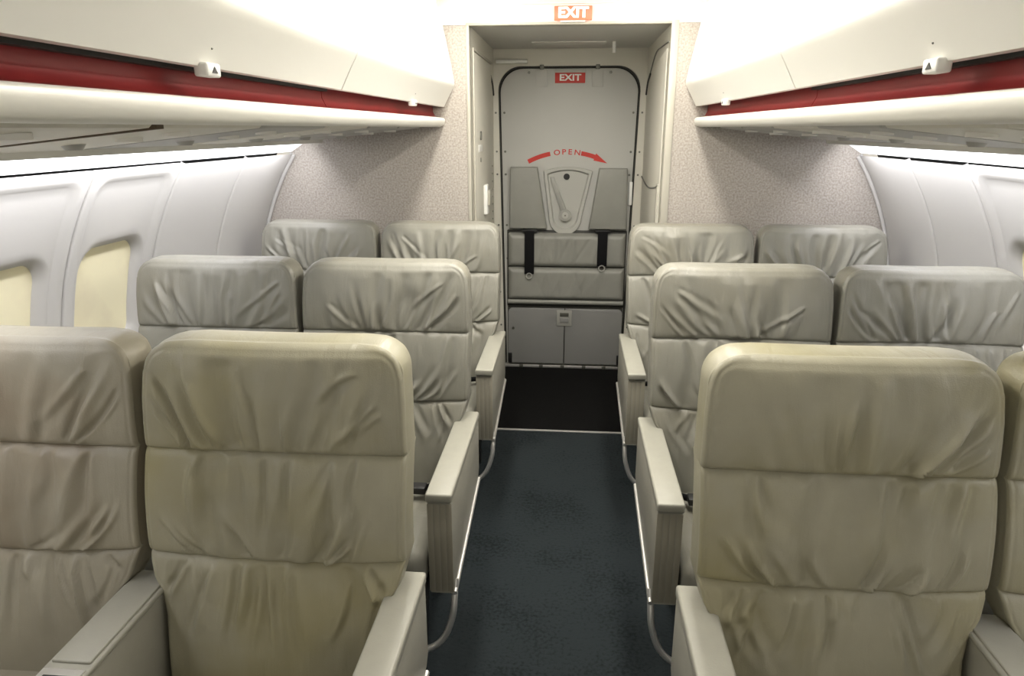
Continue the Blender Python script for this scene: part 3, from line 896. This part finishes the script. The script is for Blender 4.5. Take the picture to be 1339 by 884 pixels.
    mid += drape(ZSEAM1, H2, -1, 0.15, 0.0017, 0.5, 20, 0.0) + drape(ZSEAM2, H2, 1, 0.3, 0.0015, 0.0, 26, 0.0)
    low += drape(ZSEAM2, 0.26, -1, 0.25, 0.0021, 0.2, 24, 0.0)
    # broad soft dents
    for k in range(10):
        a, b = r.uniform(-0.22, 0.22), r.uniform(0.5, 1.1)
        acc += r.normal(0, 0.0022) * np.exp(-(((X - a) / r.uniform(0.03, 0.07)) ** 2 + ((Z - b) / r.uniform(0.03, 0.07)) ** 2))
    acc += np.where(Z >= ZSEAM1, top, np.where(Z >= ZSEAM2, mid, low)) * 2.7
    ds = np.minimum(np.abs(Z - ZSEAM1), np.abs(Z - ZSEAM2))
    h += acc * fade_edge * (0.12 + 0.88 * smoothstep(0.0, 0.016, ds))
    ycl = np.interp(Z, CY[:, 0], CY[:, 1])
    tilt = 0.16
    Yp = ycl - h + 0.010
    # seams sag a little, towards a curve across the width
    sagc = r.uniform(0.004, 0.010)
    Zp = Z - h * tilt
    Zp = Zp + (np.exp(-((Z - ZSEAM1) / 0.08) ** 2) * sagc * (0.5 - (X / 0.26) ** 2)) - (np.exp(-((Z - ZSEAM2) / 0.08) ** 2) * sagc * 0.8 * (0.5 - (X / 0.26) ** 2))
    return X, Yp, Zp, i1, i2

def grid_faces(n0, n1, nu):
    i, k = np.meshgrid(np.arange(n0, n1), np.arange(nu - 1), indexing='ij')
    a = (i - n0) * nu + k
    return np.stack([a, a + 1, a + nu + 1, a + nu], -1).reshape(-1, 4)

def build_seat(name, x, yr, s, inner, leather, seed, label, gasket):
    """s = +1 when the aisle lies towards +x. Local coordinates: x across, y = 0 at the rear end of the armrests."""
    t = empty(name, (x, yr, 0.0), local=True)
    tag(t, label, 'seat', 'grey leather seats in three rows of two pairs')
    L = M[leather]
    # ---------------- backrest
    X, Y, Z, i1, i2 = back_arrays(seed, leather)
    nv, nu = X.shape
    P = np.stack([X, Y, Z], -1)
    bk = None
    # gusset: the side wall of the cushion, around left edge, top, right edge
    path = [P[i, 0] for i in range(nv)] + [P[nv - 1, k] for k in range(1, nu)] + [P[i, nu - 1] for i in range(nv - 2, -1, -1)]
    path = np.array(path)
    n = len(path)
    cen = np.array([0.0, 0.0, 0.78])
    out = np.zeros_like(path)
    tg = np.gradient(path[:, [0, 2]], axis=0)
    nr = np.stack([-tg[:, 1], tg[:, 0]], -1)
    ln = np.linalg.norm(nr, axis=1, keepdims=True); nr = nr / np.maximum(ln, 1e-6)
    flip = np.sign((nr * (path[:, [0, 2]] - np.array([0, 0.75]))).sum(1, keepdims=True)); nr = nr * np.where(flip == 0, 1, flip)
    rings = []
    for dy, dn in ((0.0, 0.0), (0.006, -0.0010), (0.012, 0.0005), (0.030, 0.003), (0.055, 0.003), (0.075, 0.0), (0.088, -0.006), (0.094, -0.016)):
        q = path.copy(); q[:, 1] += dy; q[:, 2] += 0.16 * dy * 0
        q[:, 0] += nr[:, 0] * dn; q[:, 2] += nr[:, 1] * dn
        rings.append(q)
    V = np.concatenate(rings)
    Fg = []
    for j in range(len(rings) - 1):
        for k in range(n - 1):
            Fg.append((j * n + k, j * n + k + 1, (j + 1) * n + k + 1, (j + 1) * n + k))
    bk = O('backrest', V, Fg, L, t, smooth=True)
    for nm, a, b in (('lower_panel', 0, i1), ('middle_panel', i1, i2), ('headrest_panel', i2, nv - 1)):
        O(nm, P[a:b + 1].reshape(-1, 3), grid_faces(a, b, nu), L, bk, smooth=True)
    # rear shell
    last = rings[-1]
    mcols = [last[i] for i in range(nv)]; mcols2 = [last[n - 1 - i] for i in range(nv)]
    V = []
    for a, b in zip(mcols[::6] + [mcols[-1]], mcols2[::6] + [mcols2[-1]]):
        for q in (0, 0.33, 0.67, 1):
            c = a * (1 - q) + b * q; c = c.copy(); c[1] += 0.012 * math.sin(q * math.pi) ; V.append(c)
    m4 = len(V) // 4
    O('rear_shell', V, [(i * 4 + k, i * 4 + k + 1, i * 4 + k + 5, i * 4 + k + 4) for i in range(m4 - 1) for k in range(3)], M['shell'], bk, smooth=True)
    # ---------------- seat cushion
    b = bm_box((-0.222, -0.575, 0.335), (0.222, -0.085, 0.470), 0.045, 5)
    for v in b.verts:
        f = (v.co.y + 0.575) / 0.49
        if v.co.z > 0.40:
            v.co.z += 0.016 * math.sin(max(0, min(1, f)) * math.pi) * (1 - (v.co.x / 0.23) ** 2) - 0.075 * max(0, f - 0.3)
    cu = BM('seat_cushion', b, L, t, sharp=80)
    box('cushion_pan', (-0.220, -0.545, 0.300), (0.220, -0.05, 0.350), M['frame'], t, 0.006)
    # lap belt lying out of the crease
    bl = O('lap_belt', *tube_data(smooth_path([(s * 0.205, -0.11, 0.415), (s * 0.20, -0.16, 0.440), (s * 0.185, -0.20, 0.458), (s * 0.15, -0.24, 0.468)], 5), 0.010, 6), M['belt'], t, smooth=True)
    box('buckle', (s * 0.14 - 0.025, -0.27, 0.462), (s * 0.14 + 0.025, -0.23, 0.484), M['frame'], bl, 0.004)
    # ---------------- under-seat frame
    for lx in (-0.17, 0.17):
        lg = prism('leg', [(-0.46, 0.0), (-0.42, 0.0), (-0.30, 0.30), (-0.34, 0.30)], 0, lx - 0.014, lx + 0.014, M['frame'], t)
        prism('leg', [(-0.10, 0.0), (-0.06, 0.0), (-0.14, 0.30), (-0.18, 0.30)], 0, lx - 0.014, lx + 0.014, M['frame'], t)
    for yy in (-0.42, -0.16):
        tube('cross_tube', [(-0.235, yy, 0.285), (0.235, yy, 0.285)], 0.020, M['frame'], t, n=10)
    # ---------------- armrests
    if inner:
        a0, a1 = s * 0.2255, s * 0.2945
        am = prism('aisle_armrest', [(-0.536, 0.325), (-0.02, 0.400), (0.0, 0.42), (0.0, 0.594), (-0.536, 0.594)], 0, min(a0, a1) + 0.002, max(a0, a1) - 0.002, M['arm_side'], t, 0.005, 2)
        box('armrest_cap', (a0, -0.545, 0.597), (a1, 0.004, 0.622), M['arm'], am, 0.006, 3)
        for q in range(4):   # fluted front post
            xx = min(a0, a1) + 0.010 + q * 0.0163
            box('rib', (xx - 0.0078, -0.5365, 0.330), (xx + 0.0078, -0.533, 0.590), M['arm_post'], am, 0.0015)
        xo = a1 - s * 0.001
        tube('edge_trim', [(xo, -0.530, 0.322), (xo, -0.03, 0.395)], 0.007, M['chrome'], am, n=8)
        # chrome baggage bar
        pth = smooth_path([(s * 0.290, -0.50, 0.345), (s * 0.291, -0.525, 0.30), (s * 0.286, -0.535, 0.25), (s * 0.262, -0.54, 0.185), (s * 0.215, -0.54, 0.145), (s * 0.14, -0.54, 0.135), (-s * 0.14, -0.54, 0.135), (-s * 0.22, -0.54, 0.15), (-s * 0.255, -0.53, 0.22), (-s * 0.26, -0.50, 0.33)], 5)
        tube('baggage_bar', pth, 0.009, M['chrome'], t, n=8)
        # console between the pair
        c0, c1 = -s * 0.229, -s * 0.317
        lo, hi = min(c0, c1), max(c0, c1)
        cs = box('centre_console', (lo + 0.003, -0.56, 0.30), (hi - 0.003, -0.035, 0.606), M['arm_side'], t, 0.006, 3)
        box('console_top', (lo, -0.57, 0.604), (hi, -0.03, 0.616), M['arm'], cs, 0.005, 3)
        box('console_lid', (lo + 0.008, -0.300, 0.614), (hi - 0.008, -0.045, 0.621), M['arm'], cs, 0.003, 3)
        pt = box('console_plate', (lo + 0.006, -0.40, 0.6145), (hi - 0.006, -0.315, 0.6185), M['chrome'], cs, 0.001)
        for q, (e0, e1) in enumerate(((0.15, 0.80), (0.10, 0.85))):
            yy = -0.335 - q * 0.020
            xs = lo + 0.006 + (hi - lo - 0.012) * e0
            xe = lo + 0.006 + (hi - lo - 0.012) * e1
            box('print_line', (xs, yy - 0.004, 0.6183), (xe, yy + 0.004, 0.6189), M['frame'], pt, 0)
    else:
        c0, c1 = -s * 0.228, -s * 0.290
        lo, hi = min(c0, c1), max(c0, c1)
        am = box('window_armrest', (lo + 0.002, -0.53, 0.33), (hi - 0.002, 0.0, 0.594), M['arm_side'], t, 0.006, 2)
        box('armrest_cap', (lo, -0.54, 0.597), (hi, 0.004, 0.622), M['arm'], am, 0.006, 3)
        pth = smooth_path([(s * 0.23, -0.50, 0.32), (s * 0.23, -0.54, 0.18), (s * 0.17, -0.54, 0.135), (-s * 0.17, -0.54, 0.135), (-s * 0.24, -0.54, 0.18), (-s * 0.25, -0.50, 0.33)], 5)
        tube('baggage_bar', pth, 0.009, M['chrome'], t, n=8)
    return t

ROWS = [(1.235, 'front', 'leather_yellow'), (2.10, 'middle', 'leather'), (3.055, 'rear', 'leather')]
seed = 11
for ri, (yr, rn, lt_) in enumerate(ROWS):
    for s, side, xi, xo in ((1, 'left', -0.577, -1.130), (-1, 'right', 0.526, 1.078)):
        desc = {0: 'yellowish', 1: 'wrinkled', 2: 'pale'}[ri]
        build_seat('airline_seat', xi, yr, s, True, lt_, seed, '%s grey leather aisle seat in the %s row, %s of the aisle' % (desc, rn, side), None); seed += 1
        lt2 = 'leather_dull' if (ri == 0 and side == 'left') else lt_
        build_seat('airline_seat', xo, yr, s, False, lt2, seed, '%s grey leather window seat in the %s row, %s side of the cabin' % (desc, rn, side), None); seed += 1
